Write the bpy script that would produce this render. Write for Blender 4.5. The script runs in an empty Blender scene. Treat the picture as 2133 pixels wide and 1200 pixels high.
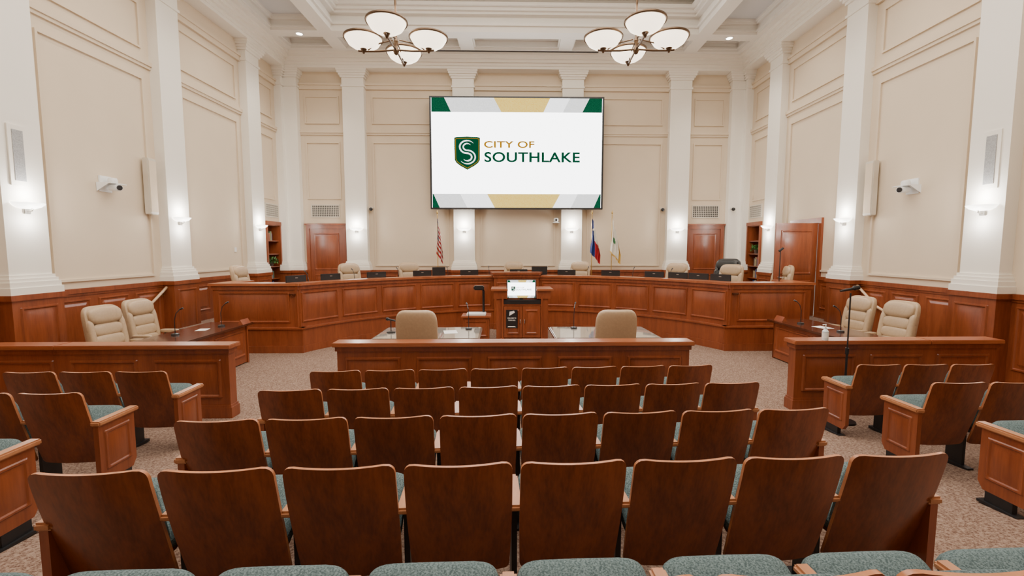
import bpy, bmesh, math, random
from mathutils import Vector, Matrix
random.seed(5)
K=0.033
COL=bpy.context.scene.collection
rad=math.radians
def floorz(y):
    return 0.52 if y<0 else max(0.0,0.52-0.097*y)
# ------------------------------------------------ materials
def newmat(name):
    m=bpy.data.materials.new(name); m.use_nodes=True
    nt=m.node_tree; b=nt.nodes['Principled BSDF']; return m,nt,b
def rgba(c): return (c[0],c[1],c[2],1)
def plain(name,c,rough=.5,metal=0,var=.06,scale=8,bump=0,spec=.5,coat=0):
    m,nt,b=newmat(name)
    tc=nt.nodes.new('ShaderNodeTexCoord'); n=nt.nodes.new('ShaderNodeTexNoise')
    n.inputs['Scale'].default_value=scale; n.inputs['Detail'].default_value=3
    nt.links.new(tc.outputs['Object'],n.inputs['Vector'])
    r=nt.nodes.new('ShaderNodeValToRGB')
    r.color_ramp.elements[0].position=.3; r.color_ramp.elements[1].position=.7
    r.color_ramp.elements[0].color=rgba([x*(1-var) for x in c]); r.color_ramp.elements[1].color=rgba([min(1,x*(1+var)) for x in c])
    nt.links.new(n.outputs['Fac'],r.inputs['Fac']); nt.links.new(r.outputs['Color'],b.inputs['Base Color'])
    b.inputs['Roughness'].default_value=rough; b.inputs['Metallic'].default_value=metal
    b.inputs['Specular IOR Level'].default_value=spec; b.inputs['Coat Weight'].default_value=coat
    if bump:
        bp=nt.nodes.new('ShaderNodeBump'); bp.inputs['Strength'].default_value=bump; bp.inputs['Distance'].default_value=.01
        nt.links.new(n.outputs['Fac'],bp.inputs['Height']); nt.links.new(bp.outputs['Normal'],b.inputs['Normal'])
    return m
def wood(name,c1,c2,rough=.35,scale=(9,9,.8),coat=.2,rnd=.15):
    m,nt,b=newmat(name); N=nt.nodes.new; L=nt.links.new
    tc=N('ShaderNodeTexCoord'); mp=N('ShaderNodeMapping'); mp.inputs['Scale'].default_value=scale
    L(tc.outputs['Object'],mp.inputs['Vector'])
    n=N('ShaderNodeTexNoise'); n.inputs['Scale'].default_value=1.0; n.inputs['Detail'].default_value=5; n.inputs['Distortion'].default_value=.8
    n2=N('ShaderNodeTexNoise'); n2.inputs['Scale'].default_value=9; n2.inputs['Detail'].default_value=4
    L(mp.outputs['Vector'],n.inputs['Vector']); L(mp.outputs['Vector'],n2.inputs['Vector'])
    mx=N('ShaderNodeMath'); mx.operation='MULTIPLY_ADD'; mx.inputs[1].default_value=.35
    L(n2.outputs['Fac'],mx.inputs[0]); 
    ms=N('ShaderNodeMath'); ms.operation='MULTIPLY'; ms.inputs[1].default_value=.65; L(n.outputs['Fac'],ms.inputs[0]); L(ms.outputs[0],mx.inputs[2])
    r=N('ShaderNodeValToRGB'); r.color_ramp.elements[0].position=.33; r.color_ramp.elements[1].position=.68
    r.color_ramp.elements[0].color=rgba(c1); r.color_ramp.elements[1].color=rgba(c2)
    L(mx.outputs[0],r.inputs['Fac'])
    oi=N('ShaderNodeObjectInfo'); mr=N('ShaderNodeMapRange'); mr.inputs[3].default_value=1-rnd; mr.inputs[4].default_value=1+rnd
    L(oi.outputs['Random'],mr.inputs[0])
    hs=N('ShaderNodeHueSaturation'); L(r.outputs['Color'],hs.inputs['Color']); L(mr.outputs[0],hs.inputs['Value'])
    L(hs.outputs['Color'],b.inputs['Base Color'])
    b.inputs['Roughness'].default_value=rough; b.inputs['Coat Weight'].default_value=coat; b.inputs['Coat Roughness'].default_value=.2
    return m
def emis(name,c,s,base=None,spec=.5):
    m,nt,b=newmat(name)
    b.inputs['Base Color'].default_value=rgba(base or c); b.inputs['Emission Color'].default_value=rgba(c); b.inputs['Emission Strength'].default_value=s
    b.inputs['Roughness'].default_value=.6 if spec<.1 else .4; b.inputs['Specular IOR Level'].default_value=spec
    return m
def speckle_emis(name,c1,c2,s,scale=60):
    m,nt,b=newmat(name); N=nt.nodes.new; L=nt.links.new
    tc=N('ShaderNodeTexCoord'); n=N('ShaderNodeTexNoise'); n.inputs['Scale'].default_value=scale; n.inputs['Detail'].default_value=2
    L(tc.outputs['Object'],n.inputs['Vector'])
    r=N('ShaderNodeValToRGB'); r.color_ramp.elements[0].position=.4; r.color_ramp.elements[1].position=.6
    r.color_ramp.elements[0].color=rgba(c1); r.color_ramp.elements[1].color=rgba(c2)
    L(n.outputs['Fac'],r.inputs['Fac']); L(r.outputs['Color'],b.inputs['Emission Color']); b.inputs['Emission Strength'].default_value=s
    b.inputs['Base Color'].default_value=(0,0,0,1); b.inputs['Specular IOR Level'].default_value=0
    return m
def carpet():
    m,nt,b=newmat('carpet_beige_speckle'); N=nt.nodes.new; L=nt.links.new
    tc=N('ShaderNodeTexCoord')
    n=N('ShaderNodeTexNoise'); n.inputs['Scale'].default_value=68; n.inputs['Detail'].default_value=4; n.inputs['Roughness'].default_value=.7; n.inputs['Distortion'].default_value=1.5
    v=N('ShaderNodeTexVoronoi'); v.inputs['Scale'].default_value=46
    L(tc.outputs['Object'],n.inputs['Vector']); L(tc.outputs['Object'],v.inputs['Vector'])
    a=N('ShaderNodeMath'); a.operation='MULTIPLY_ADD'; a.inputs[1].default_value=.3; L(v.outputs['Distance'],a.inputs[0]); L(n.outputs['Fac'],a.inputs[2])
    r=N('ShaderNodeValToRGB'); e=r.color_ramp.elements
    e[0].position=.49; e[0].color=(.105,.052,.036,1); e[1].position=.76; e[1].color=(.33,.235,.180,1)
    x=e.new(.61); x.color=(.200,.125,.092,1)
    L(a.outputs[0],r.inputs['Fac']); L(r.outputs['Color'],b.inputs['Base Color']); b.inputs['Roughness'].default_value=.95; b.inputs['Specular IOR Level'].default_value=.1
    bp=N('ShaderNodeBump'); bp.inputs['Strength'].default_value=.4; bp.inputs['Distance'].default_value=.01; L(n.outputs['Fac'],bp.inputs['Height']); L(bp.outputs['Normal'],b.inputs['Normal'])
    return m
def fabric():
    m,nt,b=newmat('teal_woven_fabric'); N=nt.nodes.new; L=nt.links.new
    tc=N('ShaderNodeTexCoord'); mp=N('ShaderNodeMapping'); mp.inputs['Scale'].default_value=(95,95,165); L(tc.outputs['Object'],mp.inputs['Vector'])
    n=N('ShaderNodeTexNoise'); n.inputs['Scale'].default_value=1.6; n.inputs['Detail'].default_value=3; L(mp.outputs['Vector'],n.inputs['Vector'])
    r=N('ShaderNodeValToRGB'); e=r.color_ramp.elements; e[0].position=.38; e[0].color=(.065,.095,.098,1); e[1].position=.64; e[1].color=(.17,.225,.23,1)
    L(n.outputs['Fac'],r.inputs['Fac']); L(r.outputs['Color'],b.inputs['Base Color']); b.inputs['Roughness'].default_value=.9; b.inputs['Specular IOR Level'].default_value=.15
    bp=N('ShaderNodeBump'); bp.inputs['Strength'].default_value=.3; bp.inputs['Distance'].default_value=.004; L(n.outputs['Fac'],bp.inputs['Height']); L(bp.outputs['Normal'],b.inputs['Normal'])
    return m
M={}
M['wall']=plain('wall_beige_paint',(.68,.565,.425),.75,var=.015,scale=2,spec=.2)
M['cream']=plain('cream_trim_paint',(.86,.815,.735),.6,var=.01,scale=2,spec=.3)
M['ceil']=plain('ceiling_white_paint',(.78,.745,.69),.7,var=.01,scale=2,spec=.2)
M['coffer']=plain('coffer_shaded_paint',(.58,.58,.59),.75,var=.01,scale=2,spec=.2)  # blue-grey shade of the recesses put into the coffer colour
M['cherry']=wood('cherry_wood',(.165,.035,.011),(.285,.072,.023),.33,(7,7,.7),.25,.05)
M['cherryh']=wood('cherry_wood_cap',(.24,.060,.020),(.38,.116,.040),.3,(.7,8,8),.3,.05)
M['cherrydk']=wood('dark_cherry_top',(.045,.012,.006),(.085,.024,.010),.10,(.7,8,8),.6,.05)
M['back']=wood('walnut_stained_plywood',(.115,.025,.007),(.285,.072,.020),.34,(9,9,.9),.2,.15)
M['edge']=wood('light_plywood_edge',(.38,.13,.045),(.52,.20,.08),.4,(9,9,9),.1,.05)
M['arm']=wood('oak_armrest',(.34,.125,.048),(.48,.21,.095),.35,(8,2,8),.3,.05)
M['oak']=wood('pale_oak_rail',(.48,.30,.16),(.62,.42,.25),.35,(8,2,8),.3,.05)
M['carpet']=carpet(); M['fabric']=fabric()
M['black']=plain('black_plastic',(.012,.012,.014),.35,var=.1)
M['blackmetal']=plain('black_painted_metal',(.018,.018,.02),.4,.3,var=.1)
M['leather']=plain('tan_leather',(.45,.32,.20),.42,var=.05,scale=30,bump=.15)
M['blackleather']=plain('black_leather',(.02,.02,.02),.4,var=.05,scale=30,bump=.15)
M['bronze']=plain('brushed_bronze',(.12,.075,.045),.35,.8,var=.05)
M['nickel']=plain('brushed_nickel',(.5,.48,.45),.3,.9,var=.05)
M['gold']=plain('polished_brass',(.65,.45,.16),.3,.9,var=.05)
M['white']=plain('white_plastic',(.78,.78,.77),.4,var=.02)
M['offw']=plain('cream_metal',(.60,.54,.45),.5,var=.02)
M['grille']=plain('grey_grille',(.33,.33,.33),.5,var=.25,scale=90)
M['grilledark']=plain('dark_slot',(.06,.055,.05),.8)
M['leaf']=plain('plant_leaf',(.06,.19,.04),.5,var=.5,scale=30)
M['terra']=plain('dark_ceramic',(.07,.05,.04),.4)
M['paper']=plain('white_paper',(.85,.85,.83),.7,var=.01)
M['glasstop']=plain('glass_desk_top',(.36,.33,.30),.06,var=.02,coat=1)
M['bowl']=emis('alabaster_glass_lit',(1,.84,.64),3.4,(.9,.85,.75))
M['sconce']=emis('frosted_glass_lit',(1,.95,.84),5.0,(.9,.9,.88))
M['lamp']=emis('downlight_lit',(1,.95,.85),12)
M['swhite']=emis('screen_white',(1,1,1),6.5,(0,0,0),0)
M['sgreen']=speckle_emis('screen_green',(.0,.06,.025),(.01,.12,.055),1.2)
M['sgreenp']=emis('screen_logo_green',(.0,.095,.038),.9,(0,0,0),0)
M['sgold']=speckle_emis('screen_gold',(.70,.44,.06),(.85,.62,.18),1.9)
M['sgoldp']=emis('screen_logo_gold',(.68,.30,.0),.95,(0,0,0),0)
M['sgrey']=speckle_emis('screen_grey',(.55,.55,.54),(.75,.75,.74),2.4)
M['sgrey2']=speckle_emis('screen_light_grey',(.72,.72,.72),(.9,.9,.9),3.0)
M['red']=plain('flag_red',(.42,.015,.025),.7); M['blue']=plain('flag_blue',(.015,.035,.19),.7); M['fwhite']=plain('flag_white',(.80,.76,.67),.7)
M['fringe']=plain('gold_fringe',(.65,.40,.08),.6); M['green']=plain('flag_green',(.05,.20,.08),.7)
M['clear']=plain('clear_gel_plastic',(.70,.76,.80),.1); 
M['hall']=emis('hall_glow_wall',(1,.98,.94),.1,(.7,.68,.64))  # wall glows by itself, standing in for light in the hallway
bookm=[plain('book_%d'%i,c,.6) for i,c in enumerate([(.25,.04,.03),(.05,.08,.2),(.06,.15,.08),(.3,.22,.12),(.06,.05,.05),(.45,.38,.28)])]
# ------------------------------------------------ mesh builder
def ident(a,b,c): return (a,b,c)
class MB:
    def __init__(s,fn=ident): s.v=[];s.f=[];s.m=[];s.fn=fn
    def add(s,pts,faces,mat=0):
        o=len(s.v); s.v+= [tuple(s.fn(*p)) for p in pts]
        for f in faces: s.f.append([o+i for i in f]); s.m.append(mat)
        return s
    def box(s,x0,x1,y0,y1,z0,z1,mat=0,du=None):
        n=1 if not du else max(1,int(math.ceil(abs(x1-x0)/du)))
        pts=[];F=[]
        for i in range(n+1):
            x=x0+(x1-x0)*i/n
            pts+=[(x,y0,z0),(x,y1,z0),(x,y1,z1),(x,y0,z1)]
        for i in range(n):
            a=4*i;b=a+4
            for j in range(4): F.append((a+j,a+(j+1)%4,b+(j+1)%4,b+j))
        F.append((3,2,1,0)); e=4*n; F.append((e,e+1,e+2,e+3))
        return s.add(pts,F,mat)
    def panel(s,u0,u1,z0,z1,n0,mat=0,du=None,prof=((0,0),(.012,.02),(.03,.02),(.045,.003),(.07,.003),(.11,.016))):
        du=du or 99; mat=mat or 0
        off=[p[0] for p in prof]; k=len(off)
        iu=[(u0+o,i) for i,o in enumerate(off)]
        a=u0+off[-1]; b=u1-off[-1]; n=max(1,int(math.ceil((b-a)/du)))
        iu+=[(a+(b-a)*i/n,k-1) for i in range(1,n)]
        iu+=[(u1-o,i) for i,o in reversed(list(enumerate(off)))]
        iz=[(z0+o,i) for i,o in enumerate(off)]+[(z1-o,i) for i,o in reversed(list(enumerate(off)))]
        pts=[(u,n0+prof[min(i,j)][1],z) for (z,j) in iz for (u,i) in iu]
        W=len(iu); F=[(r*W+c,r*W+c+1,(r+1)*W+c+1,(r+1)*W+c) for r in range(len(iz)-1) for c in range(W-1)]
        return s.add(pts,F,mat)
    def frame(s,u0,u1,z0,z1,w,n0,n1,mat=0):
        s.box(u0,u1,n0,n1,z0,z0+w,mat); s.box(u0,u1,n0,n1,z1-w,z1,mat)
        s.box(u0,u0+w,n0,n1,z0+w,z1-w,mat); s.box(u1-w,u1,n0,n1,z0+w,z1-w,mat); return s
    def lathe(s,prof,c=(0,0,0),seg=20,mat=0,a0=0,a1=360):
        full=(a1-a0)>=360; n=seg if full else seg+1; pts=[];F=[]
        for (r,z) in prof:
            for i in range(n):
                a=rad(a0+(a1-a0)*i/seg); pts.append((c[0]+r*math.cos(a),c[1]+r*math.sin(a),c[2]+z))
        for j in range(len(prof)-1):
            for i in range(seg):
                i2=(i+1)%n if full else i+1
                F.append((j*n+i,j*n+i2,(j+1)*n+i2,(j+1)*n+i))
        return s.add(pts,F,mat)
    def tube(s,P,r,seg=8,mat=0):
        P=[Vector(p) for p in P]; pts=[];F=[]
        rs=r if isinstance(r,(list,tuple)) else [r]*len(P)
        for i,p in enumerate(P):
            t=(P[min(i+1,len(P)-1)]-P[max(i-1,0)]).normalized()
            up=Vector((0,0,1)) if abs(t.z)<.9 else Vector((1,0,0))
            a=t.cross(up).normalized(); b=t.cross(a).normalized()
            for k in range(seg):
                an=2*math.pi*k/seg; pts.append(tuple(p+a*math.cos(an)*rs[i]+b*math.sin(an)*rs[i]))
        for i in range(len(P)-1):
            for k in range(seg):
                F.append((i*seg+k,i*seg+(k+1)%seg,(i+1)*seg+(k+1)%seg,(i+1)*seg+k))
        F.append(tuple(range(seg-1,-1,-1))); F.append(tuple((len(P)-1)*seg+k for k in range(seg)))
        return s.add(pts,F,mat)
    def sup(s,c,sz,e1=.35,e2=.35,nu=28,nv=16,rot=None,mat=0,dfn=None):
        def sp(v,e): return math.copysign(abs(v)**e,v)
        pts=[];F=[]
        for j in range(nv+1):
            ph=-math.pi/2+math.pi*j/nv
            for i in range(nu):
                th=2*math.pi*i/nu
                cp=max(0.0,math.cos(ph))**e1
                p=Vector((cp*sp(math.cos(th),e2),cp*sp(math.sin(th),e2),sp(math.sin(ph),e1)))
                p=Vector((p.x*sz[0]/2,p.y*sz[1]/2,p.z*sz[2]/2))
                if dfn: p=Vector(dfn(p))
                if rot: p=rot@p
                pts.append(tuple(p+Vector(c)))
        for j in range(nv):
            for i in range(nu):
                F.append((j*nu+i,j*nu+(i+1)%nu,(j+1)*nu+(i+1)%nu,(j+1)*nu+i))
        return s.add(pts,F,mat)
    def obj(s,name,mats,parent=None,loc=(0,0,0),rz=0,bevel=0,smooth=True,label=None):
        me=bpy.data.meshes.new(name); me.from_pydata(s.v,[],s.f)
        for m in mats: me.materials.append(M[m] if isinstance(m,str) else m)
        for p,i in zip(me.polygons,s.m): p.material_index=i
        bm=bmesh.new(); bm.from_mesh(me); bmesh.ops.remove_doubles(bm,verts=bm.verts,dist=1e-5)
        bmesh.ops.recalc_face_normals(bm,faces=bm.faces)
        if bevel: bmesh.ops.bevel(bm,geom=list(bm.edges),offset=bevel,segments=2,affect='EDGES',clamp_overlap=True)
        bm.to_mesh(me); bm.free()
        if smooth:
            for p in me.polygons: p.use_smooth=True
            try: me.set_sharp_from_angle(angle=rad(32))
            except Exception: pass
        o=bpy.data.objects.new(name,me); COL.objects.link(o); o.location=loc; o.rotation_euler=(0,0,rz)
        if parent: o.parent=parent
        if label: o['label']=label
        return o
def empty(name,loc=(0,0,0),rz=0):
    o=bpy.data.objects.new(name,None); COL.objects.link(o); o.location=loc; o.rotation_euler=(0,0,rz); o.empty_display_size=.1; return o
BIG=[]; NOSH=[]
def tag(o,label,cat,group=None,big=False,nosh=False,kind=None):
    o['label']=label; o['category']=cat
    if group: o['group']=group
    if kind: o['kind']=kind
    if big: BIG.append(o)
    if nosh: NOSH.append(o)
    return o
def struct(o,label,cat): return tag(o,label,cat,big=True,kind='structure')
def copy_thing(root,loc,rz=0):
    n=root.copy(); COL.objects.link(n); n.location=loc; n.rotation_euler=(0,0,rz)
    def rec(a,b):
        for c in list(a.children):
            k=c.copy(); COL.objects.link(k); k.parent=b; rec(c,k)
    rec(root,n)
    if root in NOSH: NOSH.append(n)
    return n
TRIM=[0]
def trimname():
    TRIM[0]+=1; return 'trim_%d'%TRIM[0]
def text_mb(body,w,h,cx,cz,y,off=0):
    cu=bpy.data.curves.new('t','FONT'); cu.body=body; cu.size=1; cu.resolution_u=6; cu.offset=off; cu.space_character=1.05
    o=bpy.data.objects.new('t',cu); COL.objects.link(o); bpy.context.view_layer.update()
    dg=bpy.context.evaluated_depsgraph_get(); me=bpy.data.meshes.new_from_object(o.evaluated_get(dg))
    xs=[v.co.x for v in me.vertices]; ys=[v.co.y for v in me.vertices]
    x0,x1,y0,y1=min(xs),max(xs),min(ys),max(ys)
    mb=MB(); mb.add([(cx-w/2+(v.co.x-x0)/(x1-x0)*w,y,cz-h/2+(v.co.y-y0)/(y1-y0)*h) for v in me.vertices],[tuple(p.vertices) for p in me.polygons])
    bpy.data.objects.remove(o); return mb
# ------------------------------------------------ room shell
W=7.38; DB=14.8; ZC=8.05
def sidefn(s): return lambda u,n,z:(s*(W-n),u,z)
def backfn(u,n,z): return (u,DB-n,z)
fl=MB()
ys=[-3,0,5.36,DB]
for i in range(3):
    a,b=ys[i],ys[i+1]
    for x0,x1 in ((-W,0),(0,W)):
        fl.add([(x0,a,floorz(a)),(x1,a,floorz(a)),(x1,b,floorz(b)),(x0,b,floorz(b))],[(0,1,2,3)])
    fl.add([(-W,a,-.2),(W,a,-.2),(W,b,-.2),(-W,b,-.2)],[(0,1,2,3)])
o=fl.obj('floor',['carpet'],smooth=False); struct(o,'beige and brown speckled carpet sloping down to the well','floor'); BIG.remove(o)
o=MB().box(-W-.2,W+.2,DB,DB+.2,-.2,9.3).obj('wall_back',['wall'],smooth=False); struct(o,'beige painted wall behind the council dais','wall')
o=MB().box(-W-.2,W+.2,-3.2,-3,0,9.3).obj('wall_front',['wall'],smooth=False); struct(o,'beige painted wall at the rear of the seating','wall')
NY0,NY1=13.66,14.42; NZ0,NZ1=.5,2.92
DY0,DY1=10.95,12.0
for s,nm in ((-1,'wall_left'),(1,'wall_right')):
    w=MB(lambda u,n,z,s=s:(s*(W+.2-n),u,z))
    segs=[(-3.2,NY0),(NY1,DB+.2)] if s<0 else [(-3.2,DY0),(DY1,NY0),(NY1,DB+.2)]
    for a,b in segs: w.box(a,b,0,.2,-.2,9.3)
    w.box(NY0,NY1,0,.2,NZ1,9.3); w.box(NY0,NY1,0,.2,-.2,NZ0)
    if s>0: w.box(DY0,DY1,0,.2,2.8,9.3); w.box(DY0,DY1,0,.2,-.2,.5)
    o=w.obj(nm,['wall'],smooth=False); struct(o,'beige painted panelled side wall','wall')
# pilasters
def pilaster(fn,u,hw):
    m=MB(fn)
    m.box(u-hw,u+hw,0,.2,1.78,7.2)
    for a,b,e,n in ((1.5,1.60,.08,.29),(1.60,1.68,.065,.27),(1.68,1.73,.045,.25),(1.73,1.78,.025,.225),
                    (7.15,7.2,.03,.23),(7.2,7.42,.005,.205),(7.42,7.48,.04,.245),(7.48,7.54,.075,.28),(7.54,7.6,.11,.32),(7.6,7.68,.13,.34)):
        m.box(u-hw-e,u+hw+e,0,n,a,b)
    m.box(u-hw-.07,u+hw+.07,0,.28,0,1.42,1); m.box(u-hw-.1,u+hw+.1,0,.31,1.42,1.5,1)
    m.panel(u-hw+.03,u+hw-.03,.3,1.32,.28,1)
    m.box(u-hw-.09,u+hw+.09,0,.3,0,.16,1)
    o=m.obj(trimname(),['cream','cherry']); struct(o,'cream pilaster with capital on a cherry wood pedestal','pilaster')
PUS={-1:[6.9,9.95,12.98],1:[6.9,9.87,12.88]}
for s in (-1,1):
    for u in PUS[s]+[3.95]: pilaster(sidefn(s),u,.3)
    pilaster(sidefn(s),14.62,.17)
BU=[-5.05,-1.66,1.76,5.16]
for u in BU: pilaster(backfn,u,.33)
for s in (-1,1): pilaster(backfn,s*7.08,.3)
# wall mouldings
for s in (-1,1):
    m=MB(sidefn(s)); p=PUS[s]
    for a,b in ((4.3,p[0]-.35),(p[0]+.35,p[1]-.35),(p[1]+.35,p[2]-.35),(p[2]+.35,14.4)):
        g=.16
        lowz=1.62
        if a>13: lowz=3.65
        m.box(a-.05,b+.05,0,.06,5.80,5.88); m.box(a-.05,b+.05,0,.035,5.74,5.80)
        m.frame(a+g,b-g,lowz,5.53,.04,0,.035)
        m.frame(a+g,b-g,6.08,6.95,.04,0,.035)
        m.box(a-.05,b+.05,0,.06,7.12,7.24); m.box(a-.05,b+.05,0,.09,7.24,7.3)
    for a,b,n in ((7.66,7.74,.36),(7.74,7.82,.39),(7.82,7.90,.46),(7.90,7.98,.54),(7.98,8.06,.6)):
        m.box(-3,DB,0,n,a,b,1)
    o=m.obj(trimname(),['wall','cream'],smooth=False); struct(o,'painted wall mouldings and crown cornice','moulding')
m=MB(backfn)
for a,b,dr in ((-6.76,-5.42,1),(-4.68,-2.03,0),(-1.29,1.39,0),(2.13,4.79,0),(5.53,6.76,1)):
    g=.14
    m.box(a-.05,b+.05,0,.06,5.80,5.88); m.box(a-.05,b+.05,0,.035,5.74,5.80)
    m.frame(a+g,b-g,6.08,6.92,.04,0,.035)
    m.frame(a+g,b-g,3.75 if dr else 1.62,5.53,.04,0,.035)
    m.box(a-.05,b+.05,0,.06,7.12,7.24); m.box(a-.05,b+.05,0,.09,7.24,7.3)
for a,b,n in ((7.66,7.74,.36),(7.74,7.82,.39),(7.82,7.90,.46),(7.90,7.98,.54),(7.98,8.06,.6)):
    m.box(-W,W,0,n,a-.003,b-.003,1)
o=m.obj(trimname(),['wall','cream'],smooth=False); struct(o,'painted wall mouldings and crown cornice','moulding')
# wainscot
for s in (-1,1):
    m=MB(sidefn(s)); p=PUS[s]
    bays=[(-3,3.58,0),(4.32,p[0]-.37,0),(p[0]+.37,p[1]-.37,0),(p[1]+.37,p[2]-.37,.5),(p[2]+.37,NY0-.05,.5)]
    if s>0: bays=bays[:3]+[(p[1]+.37,DY0-.1,.5),(DY1+.1,p[2]-.37,.5),(p[2]+.37,NY0-.05,.5)]
    for a,b,z in bays:
        if b-a<.1: continue
        m.box(a,b,0,.04,z,1.42); m.box(a,b,0,.075,1.42,1.5); m.box(a,b,0,.055,1.38,1.42); m.box(a,b,0,.06,z,z+.15)
        n=max(1,round((b-a)/.75)); w=(b-a)/n
        if w>.3:
            for i in range(n): m.panel(a+i*w+.07,a+(i+1)*w-.07,(z if z else .15)+.22,1.32,.04)
    o=m.obj(trimname(),['cherry'],smooth=False); struct(o,'cherry wood panelled wainscot','wainscot')
m=MB(backfn)
for a,b in ((-4.65,-2.06),(-1.26,1.36),(2.16,4.76)):
    m.box(a,b,0,.04,.5,1.42); m.box(a,b,0,.075,1.42,1.5); m.box(a,b,0,.06,.5,.65)
    for i in range(3):
        w=(b-a)/3; m.panel(a+i*w+.07,a+(i+1)*w-.07,.75,1.32,.04)
o=m.obj(trimname(),['cherry'],smooth=False); struct(o,'cherry wood panelled wainscot','wainscot')
# ceiling
TX=5.0; TY=12.95; CZ=8.42
m=MB()
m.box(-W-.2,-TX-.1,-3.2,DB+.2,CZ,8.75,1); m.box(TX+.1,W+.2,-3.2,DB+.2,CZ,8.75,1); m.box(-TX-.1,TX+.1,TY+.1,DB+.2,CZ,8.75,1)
m.box(-TX-.4,TX+.4,-3.2,TY+.4,9.25,9.4,0)
for s in (-1,1):
    m.box(s*TX,s*(TX+.38),-3.2,TY+.38,ZC,9.25); m.box(s*(W-.75),s*W,-3.2,DB-.75,ZC,8.6)
    for u in [.95,3.95,6.9,9.9]: m.box(s*(TX+.38),s*(W-.75),u-.22,u+.22,ZC,8.6)
    m.box(s*(TX+.38),s*(W-.75),TY,TY+.38,ZC,8.6)
m.box(-TX,TX,TY,TY+.38,ZC,9.25)
m.box(-W,W,DB-.75,DB,ZC,8.6)
for u in (-5.2,-3.3,-1.45,1.45,3.3,5.2): m.box(u-.2,u+.2,TY+.38,DB-.75,ZC,8.6)
def bead(x0,x1,y0,y1):
    for z0,z1,w in ((8.12,8.17,.04),(8.30,8.36,.07),(8.36,CZ,.11)):
        m.box(x0,x1,y0,y0+w,z0,z1); m.box(x0,x1,y1-w,y1,z0,z1); m.box(x0,x0+w,y0+w,y1-w,z0,z1); m.box(x1-w,x1,y0+w,y1-w,z0,z1)
xs=[-5.0,-3.5,-3.1,-1.65,-1.25,1.25,1.65,3.1,3.5,5.0]
for i in range(0,10,2): bead(xs[i],xs[i+1],TY+.38,DB-.75)
us=[.95,3.95,6.9,9.9,TY+.22]
for s in (-1,1):
    x0,x1=sorted((s*(TX+.38),s*(W-.75)))
    for i in range(4): bead(x0,x1,us[i]+.22,us[i+1]-.22)
    bead(x0+(.02 if s>0 else 0),x1-(.02 if s<0 else 0),TY+.38,DB-.75)
for z0,z1,w in ((8.2,8.27,.06),(8.45,8.52,.14),(8.52,8.6,.22),(8.6,8.68,.32),(8.9,8.98,.5),(8.98,9.08,.62)):
    m.box(-TX+w,TX-w,TY-w,TY,z0,z1)
    for s in (-1,1): m.box(s*(TX-w),s*TX,-3,TY,z0,z1)
for s in (-1,1):
    m.box(s*1.5-.12,s*1.5+.12,-3,TY-.7,9.01,9.25)
for u in (2,5,8,11): m.box(-TX,TX,u-.12,u+.12,9.0,9.25)
o=m.obj('ceiling',['ceil','coffer'],smooth=False); struct(o,'white coffered ceiling with a raised central tray','ceiling')
# stage floor + steps
AC=7.4; R=5.01; A0=rad(65.2)
m=MB()
N=40
def yfront(x): 
    r=R+.03
    return AC+math.sqrt(max(0,r*r-x*x)) if abs(x)<4.55 else 9.58
xsl=[-W]+[-4.56]+[-4.54+9.08*i/N for i in range(N+1)]+[4.56,W]
for a,b in zip(xsl[:-1],xsl[1:]):
    m.add([(a,yfront(a),.5),(b,yfront(b),.5),(b,DB,.5),(a,DB,.5),(a,yfront(a),0),(b,yfront(b),0)],[(0,1,2,3),(0,1,5,4)])
for s in (-1,1):
    for i,(y0,z) in enumerate(((8.95,.167),(9.26,.333))): m.box(s*6.36,s*(W-.05),y0,9.57,z-.167,z)
o=m.obj('floor_stage',['carpet'],smooth=False); struct(o,'raised carpeted platform with side steps','floor')
# ------------------------------------------------ dais
dais=empty('council_dais')
def arcfn(u,n,z):
    a=u/R; r=R-n; return (r*math.sin(a),AC+r*math.cos(a),z)
U=A0*R
front=MB(arcfn); du=.14
front.box(-U,U,-.05,0,0,1.4,0,du)
front.box(-U,U,-.05,.10,.0,.50,0,du); front.box(-U,U,-.05,.13,.50,.53,0,du); front.box(-U,U,0,.12,0,.15,0,du)
front.box(-U,U,0,.025,1.32,1.4,0,du)
for sgn in (-1,1):
    L0,L1=.64,U-.05; n=5; w=(L1-L0)/n
    for i in range(n):
        a,b=sorted((sgn*(L0+i*w),sgn*(L0+(i+1)*w))); front.panel(a+.05,b-.05,.62,1.27,0,0,du)
for s in (-1,1):
    front.fn=lambda u,n,z,s=s:(s*u,9.55-n,z)
    front.box(4.5,6.3,-.05,0,0,1.4); front.box(4.43,6.3,-.05,.10,0,.5); front.box(4.41,6.33,-.05,.13,.5,.53); front.box(4.42,6.32,-.05,.12,0,.15)
    front.box(4.5,6.32,0,.025,1.32,1.4)
    front.panel(4.72,6.2,.62,1.27,0)
    front.box(4.5,4.62,0,.02,.53,1.32)
    front.box(6.25,6.3,-.9,-.05,0,1.4)
front.obj('front_panelling',['cherry'],dais,smooth=True)
top=MB(arcfn); top.box(-U-.02,U+.02,-.34,.06,1.4,1.45,0,du)
for s in (-1,1):
    top.fn=lambda u,n,z,s=s:(s*u,9.55-n,z)
    top.box(4.46,6.36,-.34,.06,1.401,1.451); top.box(5.96,6.36,-.92,-.34,1.401,1.451)
top.obj('counter_ledge',['cherryh'],dais)
wk=MB(arcfn); wk.box(-U-.05,U+.05,-.95,-.04,1.2,1.235,0,du)
for s in (-1,1):
    wk.fn=lambda u,n,z,s=s:(s*u,9.55-n,z); wk.box(4.9,6.26,-.88,-.04,1.202,1.234)
wk.obj('desk_surface',['cherrydk'],dais)
for a in (-5.4,-4,-2.6,-1.2,1.2,2.6,4,5.4): MB(arcfn).box(a-.02,a+.02,-.85,-.05,.5,1.2).obj('support_panel',['cherry'],dais)
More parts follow.
